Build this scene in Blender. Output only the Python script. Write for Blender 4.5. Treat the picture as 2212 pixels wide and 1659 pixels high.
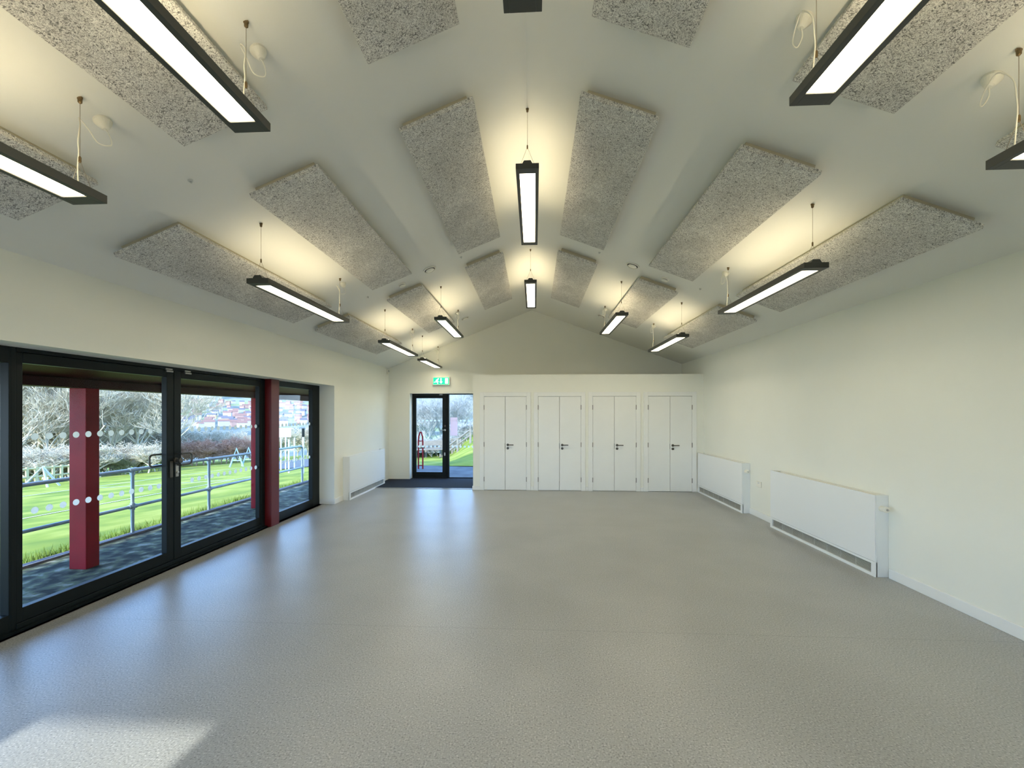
import bpy, math, random
from mathutils import Vector, Matrix
random.seed(7)
for o in list(bpy.data.objects): bpy.data.objects.remove(o, do_unlink=True)
sc = bpy.context.scene
COL = sc.collection
PI = math.pi

# ------------------------------------------------------------------ camera
cam_d = bpy.data.cameras.new('camera')
cam = bpy.data.objects.new('camera', cam_d); COL.objects.link(cam)
cam.location = (0, 0, 1.6)
cam.rotation_euler = (PI/2, 0, math.atan(48/930.0))
cam_d.sensor_fit = 'HORIZONTAL'; cam_d.sensor_width = 36
cam_d.lens = 930/2212*36
cam_d.shift_x = 0.0
cam_d.shift_y = (893-829.5)/2212
cam_d.clip_start = 0.05; cam_d.clip_end = 6000
sc.camera = cam

# ------------------------------------------------------------------ world
w = bpy.data.worlds.new('sky'); sc.world = w; w.use_nodes = True
nt = w.node_tree; nt.nodes.clear()
wo = nt.nodes.new('ShaderNodeOutputWorld'); bg = nt.nodes.new('ShaderNodeBackground')
tc = nt.nodes.new('ShaderNodeTexCoord'); sx = nt.nodes.new('ShaderNodeSeparateXYZ')
cr = nt.nodes.new('ShaderNodeValToRGB')
nt.links.new(tc.outputs['Generated'], sx.inputs[0]); nt.links.new(sx.outputs['Z'], cr.inputs[0])
e = cr.color_ramp.elements
e[0].position = 0.0; e[0].color = (0.72, 0.86, 1.0, 1)
e[1].position = 1.0; e[1].color = (0.09, 0.16, 0.33, 1)
a_ = e.new(0.07); a_.color = (0.52, 0.74, 1.0, 1)
a_ = e.new(0.28); a_.color = (0.24, 0.50, 1.0, 1)
a_ = e.new(0.60); a_.color = (0.13, 0.25, 0.52, 1)
nt.links.new(cr.outputs[0], bg.inputs['Color']); bg.inputs['Strength'].default_value = 2.3
nt.links.new(bg.outputs[0], wo.inputs['Surface'])

# ------------------------------------------------------------------ sun
sd = bpy.data.lights.new('sun', 'SUN'); sun = bpy.data.objects.new('sun', sd); COL.objects.link(sun)
sun.rotation_euler = Vector((0.054, 1.0, -0.577)).to_track_quat('-Z', 'Y').to_euler()
sun.location = (0, -30, 20)
sd.energy = 2.4; sd.angle = math.radians(1.2); sd.color = (1.0, 0.95, 0.86)

# ------------------------------------------------------------------ exposure
vs = sc.view_settings
vs.view_transform = 'Standard'; vs.look = 'None'; vs.gamma = 1.0; vs.use_curve_mapping = False
vs.exposure = 1.7
UP_STRENGTH = 6.6
DOWN_STRENGTH = 4.8

# ================================================================== helpers
class MB:
    def __init__(s): s.v = []; s.f = []; s.m = []; s.slot = 0
    def add(s, vs_, fs):
        b = len(s.v); s.v += [tuple(p) for p in vs_]
        for f in fs: s.f.append(tuple(b+i for i in f)); s.m.append(s.slot)
        return s
    def box(s, x0, x1, y0, y1, z0, z1):
        return s.add([(x0,y0,z0),(x1,y0,z0),(x1,y1,z0),(x0,y1,z0),(x0,y0,z1),(x1,y0,z1),(x1,y1,z1),(x0,y1,z1)],
                     [(0,3,2,1),(4,5,6,7),(0,1,5,4),(1,2,6,5),(2,3,7,6),(3,0,4,7)])
    def prism(s, pts, ax, a0, a1):
        """polygon pts (2d) extruded along axis ax ('x','y','z')"""
        n = len(pts)
        def P(p, t):
            if ax == 'x': return (t, p[0], p[1])
            if ax == 'y': return (p[0], t, p[1])
            return (p[0], p[1], t)
        vs_ = [P(p, a0) for p in pts] + [P(p, a1) for p in pts]
        fs = [tuple(range(n))[::-1], tuple(range(n, 2*n))]
        for i in range(n):
            j = (i+1) % n; fs.append((i, j, n+j, n+i))
        return s.add(vs_, fs)
    def tube(s, pts, r, n=8, cap=True):
        pts = [Vector(p) for p in pts]; rs = r if isinstance(r, (list, tuple)) else [r]*len(pts)
        rings = []; up = None
        for i, p in enumerate(pts):
            if i == 0: d = pts[1]-pts[0]
            elif i == len(pts)-1: d = pts[-1]-pts[-2]
            else: d = (pts[i+1]-p).normalized()+(p-pts[i-1]).normalized()
            if d.length < 1e-9: d = Vector((0,0,1))
            d.normalize()
            if up is None:
                up = Vector((0,0,1)) if abs(d.z) < 0.9 else Vector((1,0,0))
            a = d.cross(up)
            if a.length < 1e-6: a = d.cross(Vector((0.3,1,0.2)))
            a.normalize(); b = a.cross(d).normalized(); up = b
            rings.append([p+a*rs[i]*math.cos(2*PI*k/n)+b*rs[i]*math.sin(2*PI*k/n) for k in range(n)])
        vs_ = [q for rg in rings for q in rg]; fs = []
        for i in range(len(pts)-1):
            for k in range(n):
                k2 = (k+1) % n; fs.append((i*n+k, i*n+k2, (i+1)*n+k2, (i+1)*n+k))
        if cap:
            fs.append(tuple(range(n))[::-1]); fs.append(tuple((len(pts)-1)*n+k for k in range(n)))
        return s.add(vs_, fs)
    def lathe(s, prof, n=24, c=(0,0,0), ax=None):
        """prof list of (r, h) about axis (default +z) through c"""
        ax = Vector(ax or (0,0,1)).normalized()
        q = Vector((0,0,1)).rotation_difference(ax).to_matrix()
        vs_ = []; fs = []; c = Vector(c)
        for r, h in prof:
            for k in range(n):
                vs_.append(c + q @ Vector((r*math.cos(2*PI*k/n), r*math.sin(2*PI*k/n), h)))
        for i in range(len(prof)-1):
            for k in range(n):
                k2 = (k+1) % n; fs.append((i*n+k, i*n+k2, (i+1)*n+k2, (i+1)*n+k))
        fs.append(tuple(range(n))[::-1]); fs.append(tuple((len(prof)-1)*n+k for k in range(n)))
        return s.add(vs_, fs)
    def build(s, name, mat, parent=None, bevel=0, smooth=False, loc=None):
        me = bpy.data.meshes.new(name); me.from_pydata(s.v, [], s.f)
        mats = mat if isinstance(mat, (list, tuple)) else [mat]
        for m in mats: me.materials.append(m)
        if len(mats) > 1: me.polygons.foreach_set('material_index', s.m)
        if smooth: me.polygons.foreach_set('use_smooth', [True]*len(me.polygons))
        me.update()
        o = bpy.data.objects.new(name, me); COL.objects.link(o)
        if parent is not None: o.parent = parent
        if loc: o.location = loc
        if bevel:
            b = o.modifiers.new('bevel', 'BEVEL'); b.width = bevel; b.segments = 2; b.limit_method = 'ANGLE'
        return o

def tag(o, label=None, cat=None, group=None, kind=None):
    if label: o['label'] = label
    if cat: o['category'] = cat
    if group: o['group'] = group
    if kind: o['kind'] = kind
    return o
def thing(name, loc, label, cat, group=None, rz=0):
    o = bpy.data.objects.new(name, None); COL.objects.link(o)
    o.empty_display_size = 0.1; o.location = loc; o.rotation_euler = (0,0,rz)
    return tag(o, label, cat, group)
def sroot(name, loc=(0,0,0), label=None, cat=None):
    o = bpy.data.objects.new(name, None); COL.objects.link(o); o.location = loc
    o.empty_display_size = 0.1
    return tag(o, label, cat, None, 'structure')
def struct(o, label=None, cat=None): return tag(o, label, cat, None, 'structure')
def copy_tree(o, parent=None):
    c = o.copy(); COL.objects.link(c)
    if parent is not None: c.parent = parent
    for ch in list(o.children): copy_tree(ch, c)
    return c

# ================================================================== materials
def mat(name, col, rough=0.6, metal=0.0, spec=0.5, bump=None, emit=None, coat=0, vary=None):
    m = bpy.data.materials.new(name); m.use_nodes = True
    n = m.node_tree.nodes; l = m.node_tree.links; b = n['Principled BSDF']
    b.inputs['Base Color'].default_value = (*col, 1); b.inputs['Roughness'].default_value = rough
    b.inputs['Metallic'].default_value = metal; b.inputs['Specular IOR Level'].default_value = spec
    if coat: b.inputs['Coat Weight'].default_value = coat; b.inputs['Coat Roughness'].default_value = 0.2
    t = n.new('ShaderNodeTexCoord')
    if vary:
        sc_, amt = vary
        ns = n.new('ShaderNodeTexNoise'); ns.inputs['Scale'].default_value = sc_; ns.inputs['Detail'].default_value = 4
        l.new(t.outputs['Object'], ns.inputs['Vector'])
        mr = n.new('ShaderNodeMapRange'); mr.inputs['From Min'].default_value = .3; mr.inputs['From Max'].default_value = .7
        mr.inputs['To Min'].default_value = 1-amt; mr.inputs['To Max'].default_value = 1+amt
        l.new(ns.outputs['Fac'], mr.inputs['Value'])
        mx = n.new('ShaderNodeVectorMath'); mx.operation = 'SCALE'; mx.inputs[0].default_value = col
        l.new(mr.outputs[0], mx.inputs['Scale']); l.new(mx.outputs[0], b.inputs['Base Color'])
    if bump:
        bs, st, dist = bump
        nb = n.new('ShaderNodeTexNoise'); nb.inputs['Scale'].default_value = bs; nb.inputs['Detail'].default_value = 5
        l.new(t.outputs['Object'], nb.inputs['Vector'])
        bp = n.new('ShaderNodeBump'); bp.inputs['Strength'].default_value = st; bp.inputs['Distance'].default_value = dist
        l.new(nb.outputs['Fac'], bp.inputs['Height']); l.new(bp.outputs[0], b.inputs['Normal'])
    if emit:
        b.inputs['Emission Color'].default_value = (*emit[0], 1); b.inputs['Emission Strength'].default_value = emit[1]
    return m
def ramp(n, stops):
    r = n.new('ShaderNodeValToRGB'); el = r.color_ramp.elements
    el[0].position, el[0].color = stops[0][0], (*stops[0][1], 1)
    el[1].position, el[1].color = stops[-1][0], (*stops[-1][1], 1)
    for p, c in stops[1:-1]:
        x = el.new(p); x.color = (*c, 1)
    return r

M = {}
M['wall'] = mat('wall_paint', (0.82, 0.825, 0.745), 0.75, bump=(350, .12, .002), vary=(1.2, .015))
M['ceiling'] = mat('ceiling_paint', (0.80, 0.80, 0.745), 0.85, bump=(300, .1, .002))
M['white'] = mat('white_gloss_paint', (0.82, 0.83, 0.80), 0.35, vary=(3, .01))
M['white_metal'] = mat('white_powder_coat', (0.82, 0.84, 0.83), 0.4)
M['white_plastic'] = mat('white_plastic', (0.82, 0.80, 0.70), 0.4)
M['dark_frame'] = mat('dark_green_grey_aluminium', (0.003, 0.007, 0.008), 0.45, spec=0.22)
M['gasket'] = mat('black_rubber', (0.006, 0.006, 0.007), 0.6)
M['steel'] = mat('brushed_steel', (0.45, 0.45, 0.44), 0.3, metal=0.9)
M['hinge'] = mat('hinge_metal', (0.22, 0.21, 0.19), 0.5, metal=0.3)
M['dark_steel'] = mat('dark_bronze_metal', (0.10, 0.095, 0.085), 0.4, metal=0.7)
M['galv'] = mat('galvanised_steel', (0.30, 0.37, 0.42), 0.45, metal=0.5, vary=(6, .15))
M['red_paint'] = mat('red_post_paint', (0.25, 0.003, 0.011), 0.55, spec=.2, vary=(4, .15))
M['red_dark'] = mat('dark_red_paint', (0.11, 0.001, 0.001), 0.45)
M['lamp_body'] = mat('dark_grey_metal', (0.060, 0.062, 0.055), 0.45, spec=.4)
M['batten'] = mat('panel_batten', (0.55, 0.50, 0.36), 0.8)  # cream carries the yellow lamplight on the panel edges
M['black'] = mat('black_gap', (0.01, 0.01, 0.01), 0.8)
M['brass'] = mat('aged_brass', (0.20, 0.14, 0.07), 0.4, metal=0.8)
M['wire'] = mat('steel_wire', (0.35, 0.30, 0.22), 0.4, metal=0.6)
M['grille'] = mat('grille_metal', (0.55, 0.56, 0.52), 0.5)
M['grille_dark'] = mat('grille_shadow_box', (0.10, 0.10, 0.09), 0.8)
M['rad_top'] = mat('radiator_top_mesh', (0.62, 0.60, 0.50), 0.6)
def translucent(name, col, tcol):
    m = bpy.data.materials.new(name); m.use_nodes = True; n = m.node_tree.nodes; l = m.node_tree.links; n.clear()
    o = n.new('ShaderNodeOutputMaterial'); d = n.new('ShaderNodeBsdfDiffuse'); t = n.new('ShaderNodeBsdfTranslucent'); a = n.new('ShaderNodeAddShader')
    d.inputs['Color'].default_value = (*col, 1); t.inputs['Color'].default_value = (*tcol, 1)
    l.new(d.outputs[0], a.inputs[0]); l.new(t.outputs[0], a.inputs[1]); l.new(a.outputs[0], o.inputs['Surface']); return m
M['dot'] = translucent('frosted_white_vinyl', (0.40, 0.42, 0.42), (0.55, 0.57, 0.57))
M['paper'] = translucent('paper_notice', (0.40, 0.35, 0.35), (0.60, 0.50, 0.52))
M['bark'] = mat('pale_bare_bark', (0.50, 0.45, 0.35), 0.9, vary=(3, .2))
M['bark_red'] = mat('russet_twigs', (0.46, 0.27, 0.20), 0.9, vary=(2, .2))
M['bark_grey'] = mat('grey_bark', (0.36, 0.38, 0.38), 0.9, vary=(2, .2))
M['bush'] = mat('evergreen_leaves', (0.17, 0.18, 0.08), 0.85, vary=(3, .3))
M['timber'] = mat('pale_weathered_timber', (0.19, 0.18, 0.16), 0.8, vary=(8, .15))
M['yellow_timber'] = mat('yellow_fence_timber', (0.46, 0.40, 0.22), 0.8)
M['white_post'] = mat('white_post_paint', (0.46, 0.47, 0.47), 0.5)
M['blue_metal'] = mat('pale_blue_metal', (0.30, 0.45, 0.58), 0.5)
M['brick'] = mat('pink_brick', (0.36, 0.24, 0.21), 0.9, vary=(.3, .15))
M['render'] = mat('pale_render', (0.42, 0.40, 0.39), 0.9)
M['orange'] = mat('ochre_render', (0.68, 0.48, 0.26), 0.9)
M['rooft'] = mat('grey_roof_tiles', (0.13, 0.13, 0.16), 0.9)
M['roofr'] = mat('brown_red_roof_tiles', (0.24, 0.14, 0.12), 0.9)
M['kerb'] = mat('kerb_stone', (0.14, 0.13, 0.14), 0.8, vary=(6, .2))
M['line'] = mat('pitch_line_paint', (0.62, 0.70, 0.52), 0.9)
M['sign_green'] = mat('exit_sign_green', (0.0, 0.35, 0.12), 0.4, emit=((0.0, 0.55, 0.16), 0.9))
M['sign_white'] = mat('exit_sign_symbol', (0.8, 0.9, 0.85), 0.4, emit=((0.62, 1.0, 0.80), 0.8))
M['up'] = mat('uplight_lens', (0.9, 0.9, 0.8), 0.4, emit=((1.0, 0.84, 0.54), UP_STRENGTH))

# down diffuser: slight brighter core (opal with led line)
def diffuser_mat():
    m = bpy.data.materials.new('opal_diffuser'); m.use_nodes = True
    n = m.node_tree.nodes; l = m.node_tree.links; b = n['Principled BSDF']
    b.inputs['Base Color'].default_value = (.9,.9,.85,1); b.inputs['Roughness'].default_value = .4
    t = n.new('ShaderNodeTexCoord'); s = n.new('ShaderNodeSeparateXYZ'); l.new(t.outputs['Object'], s.inputs[0])
    ab = n.new('ShaderNodeMath'); ab.operation = 'ABSOLUTE'; l.new(s.outputs['X'], ab.inputs[0])
    mr = n.new('ShaderNodeMapRange'); mr.interpolation_type = 'SMOOTHSTEP'
    mr.inputs['From Min'].default_value = 0; mr.inputs['From Max'].default_value = .05
    mr.inputs['To Min'].default_value = 1.0; mr.inputs['To Max'].default_value = 0.0
    l.new(ab.outputs[0], mr.inputs['Value'])
    r = ramp(n, [(0, (1.0, 0.86, 0.58)), (1, (1.0, 0.93, 0.74))]); l.new(mr.outputs[0], r.inputs[0])
    l.new(r.outputs[0], b.inputs['Emission Color']); b.inputs['Emission Strength'].default_value = DOWN_STRENGTH
    return m
M['diffuser'] = diffuser_mat()

def floor_mat():
    m = bpy.data.materials.new('grey_speckled_vinyl'); m.use_nodes = True
    n = m.node_tree.nodes; l = m.node_tree.links; b = n['Principled BSDF']
    t = n.new('ShaderNodeTexCoord')
    n1 = n.new('ShaderNodeTexNoise'); n1.inputs['Scale'].default_value = 110; n1.inputs['Detail'].default_value = 2
    n2 = n.new('ShaderNodeTexNoise'); n2.inputs['Scale'].default_value = 1.5; n2.inputs['Detail'].default_value = 4
    n3 = n.new('ShaderNodeTexVoronoi'); n3.inputs['Scale'].default_value = 75
    for q in (n1, n2, n3): l.new(t.outputs['Object'], q.inputs['Vector'])
    r1 = ramp(n, [(0.30, (0.15, 0.155, 0.15)), (0.43, (0.315, 0.323, 0.315)), (0.58, (0.34, 0.348, 0.34)), (0.70, (0.52, 0.53, 0.52))])
    l.new(n1.outputs['Fac'], r1.inputs[0])
    r3 = ramp(n, [(0.0, (0.0, 0, 0)), (0.10, (1, 1, 1))]); l.new(n3.outputs['Distance'], r3.inputs[0])
    # sparse dark flecks: colour of the voronoi cell picks one in many
    sp = n.new('ShaderNodeSeparateColor'); l.new(n3.outputs['Color'], sp.inputs[0])
    gt = n.new('ShaderNodeMath'); gt.operation = 'LESS_THAN'; gt.inputs[1].default_value = .88; l.new(sp.outputs[0], gt.inputs[0])
    mxm = n.new('ShaderNodeMath'); mxm.operation = 'MAXIMUM'; l.new(gt.outputs[0], mxm.inputs[0]); l.new(r3.outputs[0], mxm.inputs[1])
    mr = n.new('ShaderNodeMapRange'); mr.inputs['From Min'].default_value = .3; mr.inputs['From Max'].default_value = .7
    mr.inputs['To Min'].default_value = .93; mr.inputs['To Max'].default_value = 1.07; l.new(n2.outputs['Fac'], mr.inputs['Value'])
    k = n.new('ShaderNodeMath'); k.operation = 'MULTIPLY'; l.new(mr.outputs[0], k.inputs[0])
    k2 = n.new('ShaderNodeMapRange'); k2.inputs['To Min'].default_value = .45; k2.inputs['To Max'].default_value = 1; l.new(mxm.outputs[0], k2.inputs['Value'])
    l.new(k2.outputs[0], k.inputs[1])
    # weld seams across the room
    s = n.new('ShaderNodeSeparateXYZ'); l.new(t.outputs['Object'], s.inputs[0])
    last = k
    for y in (3.19, 6.2):
        d = n.new('ShaderNodeMath'); d.operation = 'SUBTRACT'; d.inputs[1].default_value = y; l.new(s.outputs['Y'], d.inputs[0])
        a = n.new('ShaderNodeMath'); a.operation = 'ABSOLUTE'; l.new(d.outputs[0], a.inputs[0])
        g = n.new('ShaderNodeMapRange'); g.inputs['From Min'].default_value = .001; g.inputs['From Max'].default_value = .004
        g.inputs['To Min'].default_value = .72; g.inputs['To Max'].default_value = 1; l.new(a.outputs[0], g.inputs['Value'])
        mu = n.new('ShaderNodeMath'); mu.operation = 'MULTIPLY'; l.new(last.outputs[0], mu.inputs[0]); l.new(g.outputs[0], mu.inputs[1]); last = mu
    vm = n.new('ShaderNodeVectorMath'); vm.operation = 'SCALE'; l.new(r1.outputs[0], vm.inputs[0]); l.new(last.outputs[0], vm.inputs['Scale'])
    l.new(vm.outputs[0], b.inputs['Base Color'])
    b.inputs['Roughness'].default_value = .36; b.inputs['Specular IOR Level'].default_value = .95
    nb = n.new('ShaderNodeTexNoise'); nb.inputs['Scale'].default_value = 45; nb.inputs['Detail'].default_value = 3
    l.new(t.outputs['Object'], nb.inputs['Vector'])
    bp = n.new('ShaderNodeBump'); bp.inputs['Strength'].default_value = .25; bp.inputs['Distance'].default_value = .002
    l.new(nb.outputs['Fac'], bp.inputs['Height']); l.new(bp.outputs[0], b.inputs['Normal'])
    return m
M['floor'] = floor_mat()

def woodwool():
    m = bpy.data.materials.new('wood_wool_board'); m.use_nodes = True
    n = m.node_tree.nodes; l = m.node_tree.links; b = n['Principled BSDF']
    t = n.new('ShaderNodeTexCoord')
    n1 = n.new('ShaderNodeTexNoise'); n1.inputs['Scale'].default_value = 66; n1.inputs['Detail'].default_value = 2.5; n1.inputs['Distortion'].default_value = 2.2
    n2 = n.new('ShaderNodeTexNoise'); n2.inputs['Scale'].default_value = 120; n2.inputs['Detail'].default_value = 2; n2.inputs['Distortion'].default_value = 3.5
    n3 = n.new('ShaderNodeTexNoise'); n3.inputs['Scale'].default_value = 3.5; n3.inputs['Detail'].default_value = 3
    for q in (n1, n2, n3): l.new(t.outputs['Object'], q.inputs['Vector'])
    r1 = ramp(n, [(0.34, (0.20, 0.195, 0.185)), (0.44, (0.58, 0.57, 0.54)), (0.54, (0.76, 0.75, 0.71)), (0.66, (0.88, 0.87, 0.83))])
    r2 = ramp(n, [(0.36, (0.22, 0.22, 0.22)), (0.46, (0.72, 0.71, 0.69)), (0.60, (0.90, 0.89, 0.86))])
    l.new(n1.outputs['Fac'], r1.inputs[0]); l.new(n2.outputs['Fac'], r2.inputs[0])
    mx = n.new('ShaderNodeMix'); mx.data_type = 'RGBA'; mx.blend_type = 'MULTIPLY'; mx.inputs['Factor'].default_value = .75
    l.new(r1.outputs[0], mx.inputs['A']); l.new(r2.outputs[0], mx.inputs['B'])
    mr = n.new('ShaderNodeMapRange'); mr.inputs['From Min'].default_value = .3; mr.inputs['From Max'].default_value = .7
    mr.inputs['To Min'].default_value = 1.02; mr.inputs['To Max'].default_value = 1.28; l.new(n3.outputs['Fac'], mr.inputs['Value'])
    vm = n.new('ShaderNodeVectorMath'); vm.operation = 'SCALE'; l.new(mx.outputs['Result'], vm.inputs[0]); l.new(mr.outputs[0], vm.inputs['Scale'])
    l.new(vm.outputs[0], b.inputs['Base Color']); b.inputs['Roughness'].default_value = .95; b.inputs['Specular IOR Level'].default_value = .1
    bp = n.new('ShaderNodeBump'); bp.inputs['Strength'].default_value = .6; bp.inputs['Distance'].default_value = .004
    l.new(n1.outputs['Fac'], bp.inputs['Height']); l.new(bp.outputs[0], b.inputs['Normal'])
    return m
M['woodwool'] = woodwool()

def glass():
    m = bpy.data.materials.new('clear_glazing'); m.use_nodes = True
    n = m.node_tree.nodes; l = m.node_tree.links; n.clear()
    o = n.new('ShaderNodeOutputMaterial'); tr = n.new('ShaderNodeBsdfTransparent'); gl = n.new('ShaderNodeBsdfGlossy')
    tr.inputs['Color'].default_value = (0.95, 0.975, 0.975, 1); gl.inputs['Roughness'].default_value = 0.0
    fr = n.new('ShaderNodeFresnel'); ge = n.new('ShaderNodeNewGeometry'); mm = n.new('ShaderNodeMath'); mm.operation = 'MULTIPLY_ADD'
    mm.inputs[1].default_value = 1/1.2-1.2; mm.inputs[2].default_value = 1.2
    l.new(ge.outputs['Backfacing'], mm.inputs[0]); l.new(mm.outputs[0], fr.inputs['IOR'])
    mx = n.new('ShaderNodeMixShader'); l.new(fr.outputs[0], mx.inputs[0]); l.new(tr.outputs[0], mx.inputs[1]); l.new(gl.outputs[0], mx.inputs[2])
    l.new(mx.outputs[0], o.inputs['Surface'])
    return m
M['glass'] = glass()

def twocol(name, stops, scale, detail=5, rough=.95, bump=0, dist=0, scale_v=None, coord='Object'):
    m = bpy.data.materials.new(name); m.use_nodes = True
    n = m.node_tree.nodes; l = m.node_tree.links; b = n['Principled BSDF']
    t = n.new('ShaderNodeTexCoord'); mp = n.new('ShaderNodeMapping'); l.new(t.outputs[coord], mp.inputs[0])
    if scale_v: mp.inputs['Scale'].default_value = scale_v
    n1 = n.new('ShaderNodeTexNoise'); n1.inputs['Scale'].default_value = scale; n1.inputs['Detail'].default_value = detail; n1.inputs['Distortion'].default_value = dist
    l.new(mp.outputs[0], n1.inputs['Vector'])
    r = ramp(n, stops); l.new(n1.outputs['Fac'], r.inputs[0]); l.new(r.outputs[0], b.inputs['Base Color'])
    b.inputs['Roughness'].default_value = rough; b.inputs['Specular IOR Level'].default_value = .2
    if bump:
        bp = n.new('ShaderNodeBump'); bp.inputs['Strength'].default_value = bump; bp.inputs['Distance'].default_value = .02
        l.new(n1.outputs['Fac'], bp.inputs['Height']); l.new(bp.outputs[0], b.inputs['Normal'])
    return m
M['tarmac'] = twocol('mossy_tarmac', [(0.40, (0.02, 0.026, 0.022)), (0.5, (0.075, 0.085, 0.065)), (0.58, (0.11, 0.135, 0.07)), (0.66, (0.26, 0.27, 0.23))], 7, 14, bump=1.0)
M['road'] = twocol('grey_tarmac', [(0.3, (0.10, 0.105, 0.115)), (0.7, (0.17, 0.18, 0.19))], 3, 8)
M['grass'] = twocol('playing_field_grass', [(0.38, (0.15, 0.21, 0.022)), (0.5, (0.235, 0.28, 0.03)), (0.62, (0.33, 0.35, 0.06))], .9, 14, bump=.4)
M['tuft'] = mat('grass_blades', (0.14, 0.22, 0.03), .8, vary=(3, .3))
M['hill'] = twocol('hazy_wooded_hillside', [(0.34, (0.08, 0.11, 0.11)), (0.45, (0.15, 0.18, 0.16)), (0.53, (0.27, 0.27, 0.23)), (0.60, (0.26, 0.31, 0.12)), (0.70, (0.36, 0.36, 0.32))], .012, 12, scale_v=(1, 1, 1.5))  # distance haze is mixed into these colours as bluish grey-green
M['mat'] = twocol('entrance_matting', [(0.35, (0.006, 0.008, 0.012)), (0.65, (0.035, 0.042, 0.055))], 90, 3, bump=.3)
def soffit_mat():
    m = mat('stained_soffit_boards', (0.05, 0.010, 0.008), .6, spec=.1)
    n = m.node_tree.nodes; l = m.node_tree.links; b = n['Principled BSDF']
    t = n.new('ShaderNodeTexCoord'); mp = n.new('ShaderNodeMapping'); mp.inputs['Rotation'].default_value = (0, 0, math.radians(45))
    wv = n.new('ShaderNodeTexWave'); wv.inputs['Scale'].default_value = 3.2; l.new(t.outputs['Object'], mp.inputs[0]); l.new(mp.outputs[0], wv.inputs[0])
    r = ramp(n, [(0.0, (0.008, 0.0008, 0.0006)), (0.2, (0.045, 0.003, 0.002)), (1.0, (0.055, 0.004, 0.003))]); l.new(wv.outputs['Fac'], r.inputs[0]); l.new(r.outputs[0], b.inputs['Base Color'])
    return m
M['soffit'] = soffit_mat()
M['fascia'] = mat('dark_stained_fascia', (0.03, 0.002, 0.002), .6, spec=.1)

# ================================================================== room shell
XL, XR, YB, YE = -3.52, 3.45, -1.2, 10.27
XI = -0.055; ZR = 4.06; ZL = 2.69; ZRT = 2.755
HEAD = 2.086
sl = (ZR-ZL)/(XI-XL); sr = (ZR-ZRT)/(XR-XI)
def cz(x): return ZR-sl*(XI-x) if x < XI else ZR-sr*(x-XI)

struct(MB().box(-3.87, 3.75, -1.5, 10.62, -0.2, 0.0).build('floor', M['floor']), 'grey speckled vinyl floor', 'floor')
cm = MB()
cm.prism([(XL-.75, cz(XL-.75)), (XI, ZR), (XR+.6, cz(XR+.6)), (XR+.6, cz(XR+.6)+.3), (XI, ZR+.3), (XL-.75, cz(XL-.75)+.3)], 'y', -1.6, 10.75)
struct(cm.build('ceiling', M['ceiling']), 'white pitched ceiling sloping both ways from the ridge', 'ceiling')
# left wall with the wide glazed opening
lw = MB()
lw.box(-3.87, XL, YB-.3, 1.2, 0, ZL+.02)
lw.box(-3.87, XL, 1.2, 7.42, HEAD, ZL+.02)
lw.box(-3.87, XL, 7.42, YE+.35, 0, ZL+.02)
struct(lw.build('wall_left', M['wall']), 'white left wall around the wide glazed doors', 'wall')
struct(MB().box(XR, XR+.3, YB-.3, YE+.35, 0, ZRT+.02).build('wall_right', M['wall']), 'plain white right wall', 'wall')
# far gable wall: opening x -3.007..-1.2
fw = MB()
D0, D1 = YE, YE+.33
fw.box(XL, -3.007, D0, D1, 0, HEAD-.005)
fw.prism([(XL, HEAD-.005), (XR, HEAD-.005), (XR, ZRT), (XI, ZR), (XL, ZL)], 'y', D0, D1)
fw.box(-1.17, XR, D0, D1, 0, HEAD-.005)
struct(fw.build('wall_back', M['wall']), 'white gable end wall with the exit door', 'wall')
# wall behind the camera with a glazed door opening that lets the sun patch in
bw = MB()
bw.box(XL, -2.80, YB-.3, YB, 0, 2.08)
bw.box(-1.79, -1.3, YB-.3, YB, 0, 2.08); bw.box(1.7, XR, YB-.3, YB, 0, 2.08); bw.box(-1.3, 1.7, YB-.3, YB, 0, .5)  # low section leaves an opening for the added fill-light window
bw.prism([(XL, 2.08), (XR, 2.08), (XR, ZRT), (XI, ZR), (XL, ZL)], 'y', YB-.3, YB)
bwo = bw.build('wall_front', M['wall']); struct(bwo, 'wall behind the viewer with a glazed door', 'wall')
struct(MB().box(-14, 14, -30, YB-.31, -.3, -.05).build('forecourt', M['road']), 'paved ground behind the viewer', 'path')  # unseen paving, added to bounce sunlight up to the ceiling
struct(MB().box(-1.35, 4.4, YB-3.6, YB-.31, 2.25, 2.4).build('sun_block_porch', M['white']), 'unseen porch roof behind the viewer, added to keep sun off the window', 'canopy')  # invented porch, blocks direct sun from the rear fill window
def rear_glazing(name, x0, x1, z0, z1, label, kind):
    r = sroot(name, ((x0+x1)/2, YB-.15, z0), label, kind); w_ = (x1-x0)/2; m = MB()
    m.box(-w_, -w_+.03, 0, .05, 0, z1-z0); m.box(w_-.03, w_, 0, .05, 0, z1-z0); m.box(-w_+.03, w_-.03, 0, .05, 0, .03); m.box(-w_+.03, w_-.03, 0, .05, z1-z0-.02, z1-z0)
    m.build('window_frame', M['dark_frame'], r)
    MB().box(-w_+.03, w_-.03, .02, .026, .03, z1-z0-.02).build('glass_pane', M['glass'], r)
rear_glazing('door_3', -2.80, -1.79, 0, 2.08, 'glazed door behind the viewer', 'door')
rear_glazing('fill_window', -1.3, 1.7, .5, 2.08, 'unseen wide window behind the viewer, added for fill light', 'window')  # invented window, lets extra daylight in to fill the room
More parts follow.
